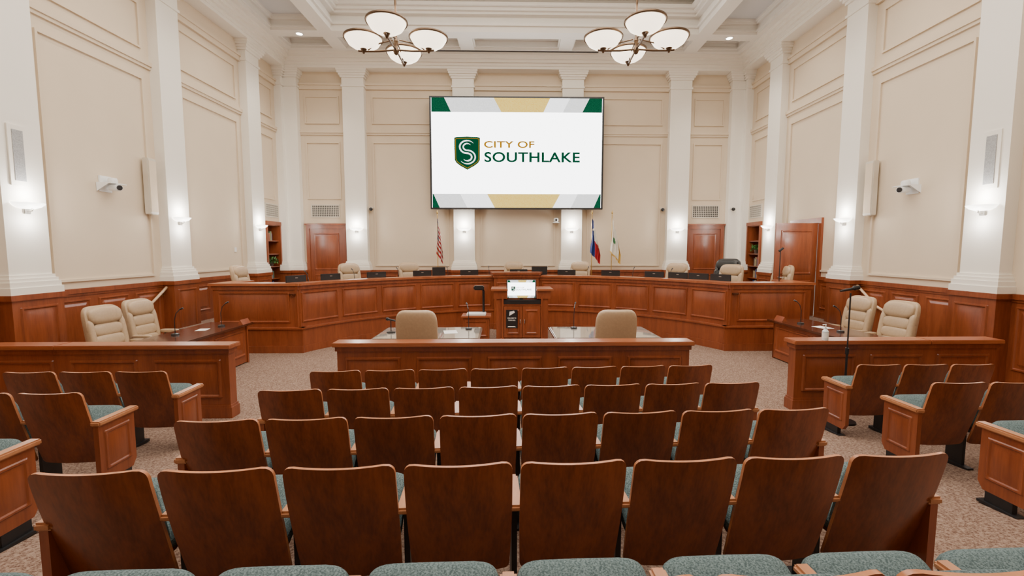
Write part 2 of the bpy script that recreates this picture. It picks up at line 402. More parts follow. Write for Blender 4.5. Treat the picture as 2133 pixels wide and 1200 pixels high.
cen=MB(arcfn); cen.box(-.62,.62,-.3,.14,0,1.48,0,du); cen.box(-.68,.68,-.38,.2,1.48,1.54,0,du); cen.box(-.65,.65,-.3,.17,1.40,1.48,0,du)
cen.box(-.64,.64,0,.2,0,.15,0,du); cen.panel(-.55,-.02,.62,1.27,.14); cen.panel(.02,.55,.62,1.27,.14)
cen.obj('centre_section',['cherry'],dais)
tag(dais,'long curved cherry wood council dais with raised panels','council desk',big=True)
# ------------------------------------------------ low walls
def lowwall(x0,x1,y,npan,split=None,label=''):
    r=empty('partition_wall',((x0+x1)/2,y,0)); cx=(x0+x1)/2; a,b=x0-cx,x1-cx
    m=MB(lambda u,n,z:(u,-n,z)); m.box(a,b,-.14,0,0,.9); m.box(a-.02,b+.02,-.16,.02,0,.14); m.box(a-.01,b+.01,-.15,.012,.14,.17)
    m.box(a-.02,b+.02,-.16,.02,.84,.9)
    w=(b-a)/npan
    for i in range(npan): m.panel(a+i*w+.1,a+(i+1)*w-.1,.26,.76,0)
    m.obj('panelled_body',['cherry'],r)
    c=MB(); cuts=[a-.05]+([split-cx] if split else [])+[b+.05]
    for p,q in zip(cuts[:-1],cuts[1:]): c.box(p+.002,q-.002,-.06,.2,.9,.955)
    c.obj('cap_rail',['cherryh'],r,bevel=.008)
    return tag(r,label,'partition')
lowwall(-2.31,2.29,5.85,5,None,'low cherry wood panelled partition behind the front seats')
lowwall(-6.75,-3.64,5.76,3,-5.75,'low cherry wood panelled partition beside the staff desk')
lowwall(3.72,6.45,5.87,3,5.5,'low cherry wood panelled partition with a sanitizer bottle on top')
# ------------------------------------------------ theatre chairs
def shell(w,z0,z1,lean,bulge,th,rc,rb,nx=16,nz=12):
    m=MB(); cols=[]
    us=[-1,-.985,-.95,-.9,-.8]+[-.8+1.6*i/nx for i in range(1,nx)]+[.8,.9,.95,.985,1]
    pf=[];pb=[]
    for u in us:
        d=max(0,abs(u)*w/2-(w/2-rc)); dt=rc-math.sqrt(max(0,rc*rc-d*d)) 
        d2=max(0,abs(u)*w/2-(w/2-rb)); dbt=rb-math.sqrt(max(0,rb*rb-d2*d2))
        zt=z1-dt+.008*u*u; zb=z0+dbt
        for j in range(nz+1):
            z=zb+(zt-zb)*j/nz; t=max(0.0,(z1-z)/(z1-z0))
            ww=w*(1+.02*math.sin(math.pi*t)-.03*t)
            y=lean*t**1.15-bulge*(1-u*u)
            pf.append((u*ww/2,y,z)); pb.append((u*ww/2,y+th,z))
    n=nz+1; F=[]; nc=len(us)
    m.add(pf,[(i*n+j,(i+1)*n+j,(i+1)*n+j+1,i*n+j+1) for i in range(nc-1) for j in range(nz)],0)
    m.add(pb,[(i*n+j,(i+1)*n+j,(i+1)*n+j+1,i*n+j+1) for i in range(nc-1) for j in range(nz)],0)
    loop=[i*n+nz for i in range(nc)]+[(nc-1)*n+j for j in range(nz-1,-1,-1)]+[i*n for i in range(nc-2,-1,-1)]+[j for j in range(1,nz)]
    P=[pf[k] for k in loop]+[pb[k] for k in loop]; q=len(loop)
    m.add(P,[(k,(k+1)%q,q+(k+1)%q,q+k) for k in range(q)],1)
    return m
SP=.536
def make_chair():
    r=empty('auditorium_chair')
    shell(.496,.24,.87,.17,.028,.018,.045,.03).obj('backrest_shell',['back','edge'],r,label='curved dark-stained plywood back with light edge')
    rt=Matrix.Rotation(rad(15),3,'X')
    MB().sup((0,.098,.60),(.46,.07,.47),.4,.35,rot=rt).obj('backrest_cushion',['fabric'],r)
    rs=Matrix.Rotation(rad(33),3,'X')
    MB().sup((0,.295,.505),(.48,.37,.12),.6,.3,32,14,rot=rs).obj('seat_cushion',['fabric'],r)
    MB().sup((0,.31,.455),(.44,.33,.04),.3,.25,rot=rs).obj('seat_underside',['back'],r)
    return r
def arm_parts(r,x):
    MB().box(x-.03,x+.03,.06,.38,.595,.627).obj('armrest',['arm'],r,bevel=.01)
    MB().box(x-.014,x+.014,.17,.33,.03,.595).box(x-.03,x+.03,.1,.38,0,.03).obj('support_post',['blackmetal'],r)
def aisle(r,s,xo=.285):
    x=s*xo
    m=MB(lambda u,n,z:(x+s*n,u,z))
    pts=[(.10,.10),(.38,.10),(.42,.16),(.42,.575),(.06,.575),(.06,.16)]
    P=[(u,-.02,z) for u,z in pts]+[(u,.02,z) for u,z in pts]
    m.add(P,[(5,4,3,2,1,0),(6,7,8,9,10,11)]+[(i,(i+1)%6,6+(i+1)%6,6+i) for i in range(6)])
    m.panel(.11,.37,.19,.52,.02,0,None,((0,0),(.008,.008),(.02,.008),(.03,.001),(.045,.001),(.07,.008)))
    m.obj('aisle_panel',['cherry'],r,label='cherry wood end panel')
    MB().box(x-.04,x+.04,.05,.46,.575,.615).obj('armrest',['arm'],r,bevel=.01)
    MB().box(x-.02,x+.02,.17,.36,.02,.10).box(x-.04,x+.04,.12,.40,0,.02).obj('foot_bracket',['blackmetal'],r)
proto={}
def variant(kind):
    r=make_chair()
    if kind=='mid': arm_parts(r,SP/2)
    if kind=='L': aisle(r,-1); arm_parts(r,SP/2)
    if kind=='CL': aisle(r,-1,.255); arm_parts(r,SP/2)
    if kind=='CR': aisle(r,1,.255)
    if kind=='S': aisle(r,1); arm_parts(r,-SP/2)
    if kind=='T': arm_parts(r,-SP/2)
    return r
def chair(kind,x,y,rz,group,label):
    z=floorz(y+.25)
    if kind not in proto:
        r=variant(kind); proto[kind]=r; r.location=(x,y,z); r.rotation_euler=(0,0,rz)
        NOSH.append(r)
    else: r=copy_thing(proto[kind],(x,y,z),rz)
    tag(r,label,'chair',group); return r
CL='auditorium chair with dark plywood back and teal tipped-up seat'
CE='aisle auditorium chair with cherry wood end panel and teal seat'
rows=[(1.155,.055,.01),(2.02,.073,.02),(2.86,.09,.04),(3.75,.097,.05),(4.68,.115,.055)]
for D,sl,xo in rows:
    an=math.atan(sl)
    for i in range(8):
        k=(i-3.5)*SP; x=k*math.cos(an)+xo; y=D+k*math.sin(an)
        kd='CL' if i==0 else ('CR' if i==7 else 'mid')
        chair(kd,x,y,an,'central block auditorium chairs',CE if kd!='mid' else CL)
for (x,y,n) in ((-3.73,4.40,3),(-3.63,3.42,3),(-3.52,2.5,2)):
    an=.05
    for i in range(n):
        chair('S' if i==0 else 'T',x-i*SP*math.cos(an),y-i*SP*math.sin(an),an,'side block auditorium chairs near flags wall',CE if i==0 else CL)
for (x,y,n) in ((4.03,4.98,3),(3.93,3.97,3),(3.95,3.06,2)):
    an=.04
    for i in range(n):
        chair('L' if i==0 else 'mid',x+i*SP*math.cos(an),y+i*SP*math.sin(an),an,'side block auditorium chairs near open door',CE if i==0 else CL)
# ------------------------------------------------ executive chairs
def exec_chair(lea='leather'):
    r=empty('office_chair')
    T=math.tan(rad(9)); rt=Matrix.Rotation(rad(9),3,'X')
    b=MB()
    b.sup((0,-.27-(.9-.6)*T,.88),(.61,.14,.80),.45,.5,36,24,rot=rt,dfn=lambda p:(p.x*(1-.16*max(0,-p.z/.4)),p.y+.9*p.x*p.x,p.z))
    for z in (.56,.73,.90):
        b.sup((0,-.20-(z-.6)*T,z),(.47,.14,.21),.6,.6,28,14,rot=rt,dfn=lambda p:(p.x,p.y+.7*p.x*p.x,p.z))
    for s in (-1,1):
        b.sup((s*.25,-.185-.2*T,.80),(.11,.14,.56),.5,.7,16,16,rot=rt)
    b.obj('backrest',[lea],r)
    MB().sup((0,-.20-.52*T,1.12),(.53,.18,.27),.65,.6,28,14,rot=rt,dfn=lambda p:(p.x,p.y+.5*p.x*p.x,p.z)).obj('headrest',[lea],r)
    MB().sup((0,.06,.50),(.56,.56,.17),.55,.45,32,14).obj('seat',[lea],r)
    for s in (-1,1):
        MB().sup((s*.31,.02,.66),(.08,.34,.07),.6,.6).obj('armrest',[lea],r)
        MB().tube([(s*.31,.14,.64),(s*.31,.16,.53),(s*.27,.08,.43),(s*.31,-.08,.53),(s*.31,-.06,.64)],.014).obj('armrest_bracket',['blackmetal'],r)
    MB().tube([(0,0,.1),(0,0,.44)],.03,12).obj('gas_column',['blackmetal'],r)
    b=MB()
    for i in range(5):
        a=rad(72*i+18); b.tube([(0,0,.12),(.29*math.cos(a),.29*math.sin(a),.085)],[.03,.02],8)
    b.obj('star_base',['blackmetal'],r)
    for i in range(5):
        a=rad(72*i+18); cx,cy=.29*math.cos(a),.29*math.sin(a)
        MB(lambda x,y,z:(cx+y*1.0,cy+z,.035+x)).lathe([(0,-.02),(.035,-.018),(.035,.018),(0,.02)],seg=14).obj('castor',['black'],r)
    return r
ec=exec_chair()
spots=[(-1.46,6.90,0,0,'tan leather office chair tucked at the presenter table'),(1.48,6.90,0,0,'tan leather office chair tucked at the presenter table'),
 (-6.22,7.20,0,-97,'tan tufted leather office chair at the staff desk'),(-6.42,8.15,0,-92,'tan tufted leather office chair at the staff desk'),
 (6.22,8.35,0,94,'tan tufted leather office chair at the staff desk'),(6.32,7.55,0,97,'tan tufted leather office chair at the staff desk')]
DL='tan leather office chair behind the council dais'
for a in (-41.8,-27.5,-.6,16.8,41,53.5):
    rr=6.55; spots.append((rr*math.sin(rad(a)),AC+rr*math.cos(rad(a)),.5,180-a,DL))
spots+= [(-6.3,10.95,.5,-88,DL),(6.3,11.0,.5,100,DL)]
for i,(x,y,z,a,l) in enumerate(spots):
    if i==0: q=ec; q.location=(x,y,z); q.rotation_euler=(0,0,rad(a))
    else: q=copy_thing(ec,(x,y,z),rad(a))
    tag(q,l,'chair','tan leather office chairs')
bc=exec_chair('blackleather'); bc.location=(5.55,12.1,.5); bc.rotation_euler=(0,0,rad(130)); bc.scale=(1.1,1.1,1.1); tag(bc,'black leather office chair behind the dais near bookcase','chair')
# ------------------------------------------------ tables
def table(x0,x1,y0,y1,topm,name,label,front=None):
    cx,cy=(x0+x1)/2,(y0+y1)/2; r=empty(name,(cx,cy,0)); w,d=(x1-x0)/2,(y1-y0)/2
    MB().box(-w,w,-d,d,.72,.76).obj('tabletop',['cherrydk'],r,bevel=.006)
    if topm=='glasstop': MB().box(-w+.03,w-.03,-d+.03,d-.03,.76,.768).obj('glass_top',[topm],r)
    if w>d:
        for s in (-1,1): MB().box(s*(w-.12)-.02,s*(w-.12)+.02,-d+.08,d-.08,0,.72).obj('side_panel',['cherry'],r)
        MB(lambda u,n,z:(u,-n,z)).box(-w+.1,w-.1,-(d-.1)-.02,-(d-.1)+.02,.15,.72).panel(-w+.25,w-.25,.25,.65,-(d-.1)+.02).obj('modesty_panel',['cherry'],r)
    else:
        s=front
        for t in (-1,1): MB().box(-w+.08,w-.06,t*(d-.12)-.02,t*(d-.12)+.02,0,.72).obj('side_panel',['cherry'],r)
        MB(lambda u,n,z:(s*n,u,z)).box(-d+.1,d-.1,w-.12,w-.08,.02,.72).panel(-d+.2,-.05,.15,.65,w-.08).panel(.05,d-.2,.15,.65,w-.08).obj('modesty_panel',['cherry'],r)
    return tag(r,label,'table')
table(-2.28,-.58,7.02,8.1,'glasstop','presenter_table','glass-topped wooden presenter table facing the dais')
table(.60,2.3,7.02,8.1,'glasstop','presenter_table','glass-topped wooden presenter table facing the dais')
table(-5.85,-5.02,6.5,8.8,None ,'staff_desk','long polished dark wood staff desk',1)
table(5.08,5.9,6.5,8.95,None,'staff_desk','long polished dark wood staff desk',-1)
# ------------------------------------------------ podium
pod=empty('podium',(.13,10.75,0))
pm=MB(lambda u,n,z:(u,-n,z))
pm.box(-.47,-.43,-.35,.35,0,1.08).box(.43,.47,-.35,.35,0,1.08).box(-.43,.43,-.35,-.31,0,1.08).box(-.43,.43,-.31,.33,0,.1).box(-.43,.43,-.31,.33,.86,.9)
pm.box(-.5,.5,-.37,.38,0,.1)
for s in (-1,1): 
    a,b=sorted((s*.34,s*.66)); pm.box(a,b,-.33,.33,1.02,1.2)
    a,b=sorted((s*.47,s*.60)); pm.box(a,b,-.3,.3,.0,1.02)
pm.obj('podium_body',['cherry'],pod)
pt=MB()
for s in (-1,1):
    a,b=sorted((s*.33,s*.72)); pt.box(a,b,-.38,.38,1.2,1.25)
pt.box(-.33,.33,.30,.38,1.2,1.25); pt.obj('podium_top',['cherryh'],pod,bevel=.008)
MB().box(-.43,.43,-.30,-.28,.9,1.0).box(-.42,.42,-.34,-.30,.90,.99).obj('equipment_panel',['black'],pod)
for s in (-1,1):
    a,b=sorted((s*.005,s*.42)); d=MB(lambda u,n,z:(u,-n,z)).box(a,b,.33,.35,.12,.85).panel(a+.06,b-.06,.2,.77,.35).obj('cabinet_door',['cherry'],pod)
    MB().sup((s*.05,-.37,.5),(.02,.03,.09),.6,.6).obj('door_handle',['nickel'],d)
tag(pod,'cherry wood podium with cabinet doors facing the audience','podium')
# slide content
def slide(par,Wd,y,off=(0,0,0)):
    s=Wd/351.0
    X=lambda p:(p-1078)*s
    Z=lambda p:(319.5-p)*s
    e=.002
    made=[]
    made.append(MB().box(X(902.5),X(1253.5),y,y+.01,Z(431),Z(208)).obj('screen_surface',['swhite'],par,smooth=False,label='lit white screen'))
    def poly(lst,mat,nm,dy=e,lab=None):
        for P in lst:
            m=MB(); m.add([(X(a),y-dy,Z(b)) for a,b in P],[tuple(range(len(P)))])
            made.append(m.obj(nm,[mat],par,smooth=False,label=lab))
    poly([[(903,208),(929,208),(943,237),(903,237)],[(1227,208),(1253,208),(1253,237),(1212,237)],[(903,402),(905,402),(918,431),(903,431)],[(1253,402),(1251,402),(1238,431),(1253,431)]],'sgreen','corner_band',lab='green speckled corner')
    poly([[(929,208),(1030,208),(1046,237),(943,237)],[(1187,208),(1227,208),(1212,237),(1172,237)],[(905,402),(960,402),(975,431),(918,431)],[(1205,402),(1251,402),(1238,431),(1190,431)]],'sgrey','grey_band',lab='light grey speckled band')
    poly([[(1146,208),(1187,208),(1172,237),(1132,237)],[(960,402),(1016,402),(1032,431),(975,431)],[(1168,402),(1205,402),(1190,431),(1152,431)]],'sgrey2','pale_band')
    poly([[(1030,208),(1146,208),(1132,237),(1046,237)],[(1016,402),(1168,402),(1152,431),(1032,431)]],'sgold','gold_band',lab='gold speckled band')
    sh=[(949,288),(953,287),(975,286),(998,287),(1002,288),(1001.5,333),(998,339),(990,345),(975.5,353),(961,345),(953,339),(949.5,333)]
    def sc(f): return [(975.5+(a-975.5)*f,318+(b-318)*f) for a,b in sh]
    poly([sh],'sgreenp','emblem_shield',lab='green shield emblem')
    poly([sc(.92)],'sgoldp','emblem_border',.003); poly([sc(.885)],'sgreenp','emblem_field',.004)
    m=MB()
    for d0,wd in ((-3.4,2.7),(2.6,3.0)):
        rr=10.2; pts=[]
        for i in range(25):
            a=rad(35+235*i/24); r_=rr+d0; pts.append((975.5+r_*1.2*math.cos(a),306.8-r_*math.sin(a),math.cos(a),-math.sin(a)))
        for i in range(1,25):
            a=rad(90-235*i/24); r_=rr-d0; pts.append((975.5+r_*1.2*math.cos(a),327.2-r_*math.sin(a),-math.cos(a),math.sin(a)))
        n=len(pts)
        for i in range(n-1):
            p,q=pts[i],pts[i+1]; w1=wd/2*min(1,.1+i/8,.1+(n-1-i)/8); w2=wd/2*min(1,.1+(i+1)/8,.1+(n-2-i)/8)
            m.add([(X(p[0]-p[2]*w1),y-.006,Z(p[1]-p[3]*w1)),(X(p[0]+p[2]*w1),y-.006,Z(p[1]+p[3]*w1)),(X(q[0]+q[2]*w2),y-.006,Z(q[1]+q[3]*w2)),(X(q[0]-q[2]*w2),y-.006,Z(q[1]-q[3]*w2))],[(0,1,2,3)])
    made.append(m.obj('emblem_letter',['sgrey2'],par,smooth=False,label='white two-stroke letter S'))
    made.append(text_mb('CITY OF',104*s,14*s,X(1062),Z(301.5),y-.003,.026).obj('lettering',['sgoldp'],par,smooth=False,label='gold lettering CITY OF'))
    made.append(text_mb('SOUTHLAKE',198*s,21*s,X(1109.5),Z(327),y-.003,.026).obj('lettering',['sgreenp'],par,smooth=False,label='green lettering SOUTHLAKE'))
    for o in made: o.location=off
scr=empty('presentation_screen',(.015,14.42,5.12))
MB().box(-2.69,2.69,.0,.12,-1.71,1.71).frame(-2.69,2.69,-1.71,1.71,.045,-.03,0).obj('screen_housing',['black'],scr,smooth=False)
slide(scr,5.27,-.012)
for s in (-1,1): MB().box(s*1.2-.06,s*1.2+.06,.12,.3,-1.2,1.2).obj('wall_bracket',['blackmetal'],scr)
tag(scr,'large lit presentation screen with city logo on the wall','screen')
mon=empty('computer_monitor',(.12,10.55,.9))
MB().box(-.345,.345,-.02,.02,.12,.56).frame(-.345,.345,.12,.56,.022,-.028,-.02).obj('monitor_housing',['black'],mon)
slide(mon,.64,0,(0,-.031,.34))
MB().box(-.04,.04,.0,.05,.02,.2).box(-.15,.15,-.1,.1,0,.02).obj('monitor_stand',['black'],mon)
tag(mon,'computer monitor on the podium showing the city logo','monitor')
sg=empty('welcome_sign',(-.10,10.375,.35))
MB().box(-.13,.13,0,.012,0,.42).obj('sign_board',['black'],sg,smooth=False)
MB().add([(-.06,-.002,.28),(.07,-.002,.36),(.05,-.002,.40),(-.05,-.002,.38)],[(0,1,2,3)]).add([(-.10,-.002,.02),(.10,-.002,.02),(.06,-.002,.045),(-.08,-.002,.045)],[(0,1,2,3)]).obj('sign_graphic',['paper'],sg,smooth=False)
text_mb('WELCOME TO',.2,.028,0,.23,-.003,.02).obj('lettering',['paper'],sg,smooth=False)
text_mb('TOWN HALL',.17,.028,0,.18,-.003,.02).obj('lettering',['paper'],sg,smooth=False)
tag(sg,'small black welcome sign on the podium door','sign')
# side table + document camera
st=empty('side_table',(-.92,10.55,0))
MB().box(-.34,.34,-.28,.28,.6,.64).obj('tabletop',['cherryh'],st,bevel=.006)
MB(lambda u,n,z:(u,-n,z)).box(-.3,.3,-.24,.24,.1,.6).panel(-.26,.26,.16,.54,.24).obj('cabinet_body',['cherry'],st)
for sx in (-1,1):
    for sy in (-1,1): MB().box(sx*.23-.02,sx*.23+.02,sy*.2-.02,sy*.2+.02,0,.1).obj('leg',['blackmetal'],st)
tag(st,'small cherry wood side cabinet beside the podium','side table')
dc=empty('document_camera',(-.92,10.5,.64))
MB().box(-.22,.22,-.18,.18,0,.05).obj('base',['white'],dc,bevel=.01)
MB().tube([(.16,.12,.05),(.16,.12,.55),(.13,.05,.62)],.028,10).obj('arm',['blackmetal'],dc)
MB().box(-.06,.18,-.08,.08,.58,.68).obj('camera_head',['black'],dc,bevel=.02)
tag(dc,'document camera with a white base on the side cabinet','document camera')
# ------------------------------------------------ monitors on dais
def small_monitor():
    r=empty('desk_monitor')
    MB().box(-.25,.25,-.015,.02,.06,.36).obj('monitor_panel',['black'],r,bevel=.006)
    MB().box(-.04,.04,-.04,-.015,.02,.2).box(-.11,.11,-.09,.09,0,.02).obj('monitor_stand',['black'],r)
    MB().box(-.03,.03,-.017,-.0155,.30,.315).obj('badge',['nickel'],r)
    return r
mo=None
ml=[-62,-53,-40.6,-27.7,-14,.7,15,28,40.6,47.3,53,59]
for i,a in enumerate(ml):
    r_=R+.38; p=(r_*math.sin(rad(a)),AC+r_*math.cos(rad(a)),1.235 )
    if a==.7: p=(p[0],p[1]+.12,1.235)
    if mo is None: mo=small_monitor(); q=mo; q.location=p; q.rotation_euler=(0,0,rad(-a))
    else: q=copy_thing(mo,p,rad(-a))
    tag(q,'black flat monitor seen from behind on the dais','monitor','dais monitors')
for a,wd in ((-22.8,.18),(6.8,.22)):
    r_=R+.62; q=empty('laptop',(r_*math.sin(rad(a)),AC+r_*math.cos(rad(a)),1.235),rad(-a))
    MB().box(-wd,wd,-.16,.12,0,.02).obj('keyboard_base',['black'],q)
    MB().box(-wd,wd,-.18,-.16,.01,.44).obj('display_lid',['black'],q)
    tag(q,'black screen standing open on the dais desk','laptop')
# gooseneck microphones
def goose(h=.32,base='black'):
    r=empty('gooseneck_microphone')
    MB().lathe([(0,0),(.06,0),(.055,.025),(.015,.035),(0,.035)],seg=16).obj('base',[base],r)
    MB().tube([(0,0,.03),(0,0,h*.6),(.0,-.03,h*.85),(.0,-.09,h)],.007,6).obj('gooseneck',['black'],r)
    MB().tube([(0,-.09,h),(0,-.14,h+.025)],[.012,.014],8).obj('capsule',['black'],r)
    return r
gm=goose(.42); first=True
for a in (-58,-46,-34,-20,-8,9,21,34,44.5,56):
    r_=R+.5; p=(r_*math.sin(rad(a)),AC+r_*math.cos(rad(a)),1.235)
    if first: q=gm; q.location=p; q.rotation_euler=(0,0,rad(180-a)); first=False
    else: q=copy_thing(gm,p,rad(180-a))
    tag(q,'black gooseneck microphone on the dais desk','microphone','dais microphones')
g2=goose(.42); L=[(-.82,7.85,.768,200),(1.02,7.9,.768,160),(-5.35,8.3,.76,95),(-5.55,7.45,.76,95),(5.35,8.35,.76,-95),(5.5,7.5,.76,-95)]
for i,(x,y,z,a) in enumerate(L):
    if i==0: q=g2; q.location=(x,y,z); q.rotation_euler=(0,0,rad(a))
    else: q=copy_thing(g2,(x,y,z),rad(a))
    tag(q,'black gooseneck microphone standing on a desk','microphone','desk microphones')
q=empty('desk_microphone',(-2.08,7.55,.768))
MB().lathe([(0,0),(.075,0),(.07,.02),(.012,.03),(0,.03)],seg=18).obj('base',['black'],q); MB().tube([(0,0,.02),(0,0,.2)],.008).obj('stem',['black'],q)
MB().tube([(.12,0,.19),(-.03,-.0,.225),(-.05,-.0,.23),(-.08,0,.235)],[.012,.018,.028,.02],12).obj('microphone_head',['blackmetal'],q)
tag(q,'handheld microphone on a short desk stand','microphone')
q=empty('microphone_stand',(4.10,5.45,0))
MB().lathe([(0,0),(.14,0),(.135,.02),(.02,.035),(0,.035)],seg=24).obj('round_base',['black'],q)
MB().tube([(0,0,.03),(0,0,.9)],.013,10).tube([(0,0,.9),(0,0,1.62)],.009,10).lathe([(.0,.86),(.02,.86),(.02,.94),(0,.94)],seg=12).obj('pole',['black'],q)
MB().tube([(-.13,0,1.645),(.03,0,1.675),(.04,0,1.68),(.10,0,1.69)],[.012,.019,.03,.024],12).obj('microphone_head',['blackmetal'],q)
tag(q,'black microphone stand with a handheld microphone','microphone stand')
q=empty('microphone_stand',(5.95,10.15,1.235))
MB().lathe([(0,0),(.08,0),(.07,.02),(.01,.03),(0,.03)],seg=18).obj('round_base',['black'],q); MB().tube([(0,0,.03),(0,0,.9)],.01).obj('pole',['black'],q); MB().tube([(-.03,0,.88),(.06,0,.95)],.025,10).obj('microphone_head',['blackmetal'],q)
tag(q,'short black microphone stand on the dais end','microphone stand')
# sanitizer
q=empty('hand_sanitizer_bottle',(4.10,5.86,.955))
MB().lathe([(0,0),(.036,0),(.038,.01),(.038,.12),(.015,.15),(.015,.165),(0,.165)],seg=18).obj('bottle',['clear'],q); MB().lathe([(.039,.03),(.039,.1)],seg=18).obj('label_wrap',['paper'],q)
MB().tube([(0,0,.16),(0,0,.21),(-.04,0,.205)],.009,8).obj('pump',['white'],q)
tag(q,'clear pump bottle of hand sanitizer','bottle')
# papers and nameplates
for (x,y,z,w,d,l) in ((-5.45,7.95,.76,.16,.22,'white sheet of paper on the staff desk'),(-1.1,7.6,.768,.22,.3,'white sheet of paper on the presenter table'),(5.5,7.95,.76,.2,.28,'white sheet of paper on the staff desk')):
    q=MB().box(-w/2,w/2,-d/2,d/2,0,.003).obj('paper_sheet',['paper'],None,(x,y,z),.2); tag(q,l,'paper')
for (x,y) in ((-5.12,8.6),(5.2,8.75)):
    q=MB().add([(-.05,-.13,0),(.05,-.13,0),(0,-.13,.09),(-.05,.13,0),(.05,.13,0),(0,.13,.09)],[(0,1,2),(3,5,4),(0,2,5,3),(1,4,5,2),(0,3,4,1)]).obj('name_plate',['cherry'],None,(x,y,.76),0); tag(q,'wooden triangular name plate on the staff desk','name plate')
# ------------------------------------------------ doors
def door(nm,fn,u0,u1,z0,z1,label):
    r=empty(nm); m=MB(fn); t=.11
    m.box(u0,u0+t,0,.07,z0,z1-t); m.box(u1-t,u1,0,.07,z0,z1-t); m.box(u0,u1,0,.07,z1-t,z1); m.box(u0-.03,u1+.03,0,.1,z1,z1+.05)
    m.obj('door_frame',['cherry'],r)
    d=MB(fn); a,b=u0+t,u1-t; d.box(a,b,0,.035,z0,z1-t); 
    d.panel(a+.12,b-.12,z0+.2,z0+.85,.035); d.panel(a+.12,b-.12,z0+1.0,z1-t-.15,.035)
    lf=d.obj('door_leaf',['cherry'],r)
    MB(fn).tube([(b-.07,.035,z0+.95),(b-.07,.09,z0+.95),(b-.18,.09,z0+.95)],.012).obj('door_handle',['nickel'],lf)
    struct(r,label,'door')
door('door_1',backfn,-6.70,-5.44,.5,2.93,'closed cherry wood panelled door with frame')
door('door_2',backfn,5.53,6.74,.5,2.93,'closed cherry wood panelled door with frame')
r=empty('door_3'); fn=sidefn(1); m=MB(fn)
m.box(DY0-.1,DY0,-.2,.06,.5,2.8); m.box(DY1,DY1+.1,-.2,.06,.5,2.8); m.box(DY0-.1,DY1+.1,-.2,.06,2.8,2.92)
m.obj('door_frame',['cherry'],r)
lf=MB(lambda u,n,z:(W-.06-u,DY0+.02-n,z)).box(0,1.02,-.045,0,.52,2.79).panel(.12,.9,.7,1.4,0).panel(.12,.9,1.55,2.62,0).obj('door_leaf',['cherry'],r,label='open door leaf')
MB().tube([(W-1.0,DY0,1.48),(W-1.0,DY0-.06,1.48),(W-.88,DY0-.06,1.48)],.012).obj('door_handle',['nickel'],lf)
struct(r,'cherry wood door standing open into the room','door')
m=MB().box(8.9,9.0,9.5,13.5,.3,3.2).box(W+.2,9,9.5,13.5,.3,.5).box(W+.2,9,9.5,13.5,3.1,3.2).box(W+.2,9,9.4,9.5,.3,3.2).box(W+.2,9,13.5,13.6,.3,3.2)
o=m.obj('wall_hallway',['hall'],smooth=False); struct(o,'hallway beyond the open door with faintly glowing walls','hallway')
# grilles
def grille(fn,u0,u1,z0,z1,label,n0=0):
    m=MB(fn); m.box(u0,u1,n0,n0+.012,z0,z1,1); m.frame(u0-.03,u1+.03,z0-.03,z1+.03,.035,n0,n0+.025,0)
    nx=max(3,int((u1-u0)/.055)); nz=max(3,int((z1-z0)/.055))
    for i in range(1,nx): x=u0+(u1-u0)*i/nx; m.box(x-.007,x+.007,n0+.012,n0+.02,z0,z1,0)
    for i in range(1,nz): z=z0+(z1-z0)*i/nz; m.box(u0,u1,n0+.012,n0+.021,z-.007,z+.007,0)
    o=m.obj('air_vent',['offw','grilledark'],smooth=False); tag(o,label,'vent',big=True)
grille(backfn,-6.50,-5.66,3.2,3.55,'cream lattice air vent above the door'); grille(backfn,5.72,6.54,3.2,3.55,'cream lattice air vent above the door')
for s in (-1,1): grille(sidefn(s),13.68,14.35,3.15,3.5,'cream lattice air vent above the bookcase')
o=MB().box(-2.4,2.45,14.10,14.15,8.03,8.048).obj('linear_air_slot',['grilledark'],smooth=False); tag(o,'dark linear air slot in the ceiling','vent',big=True)
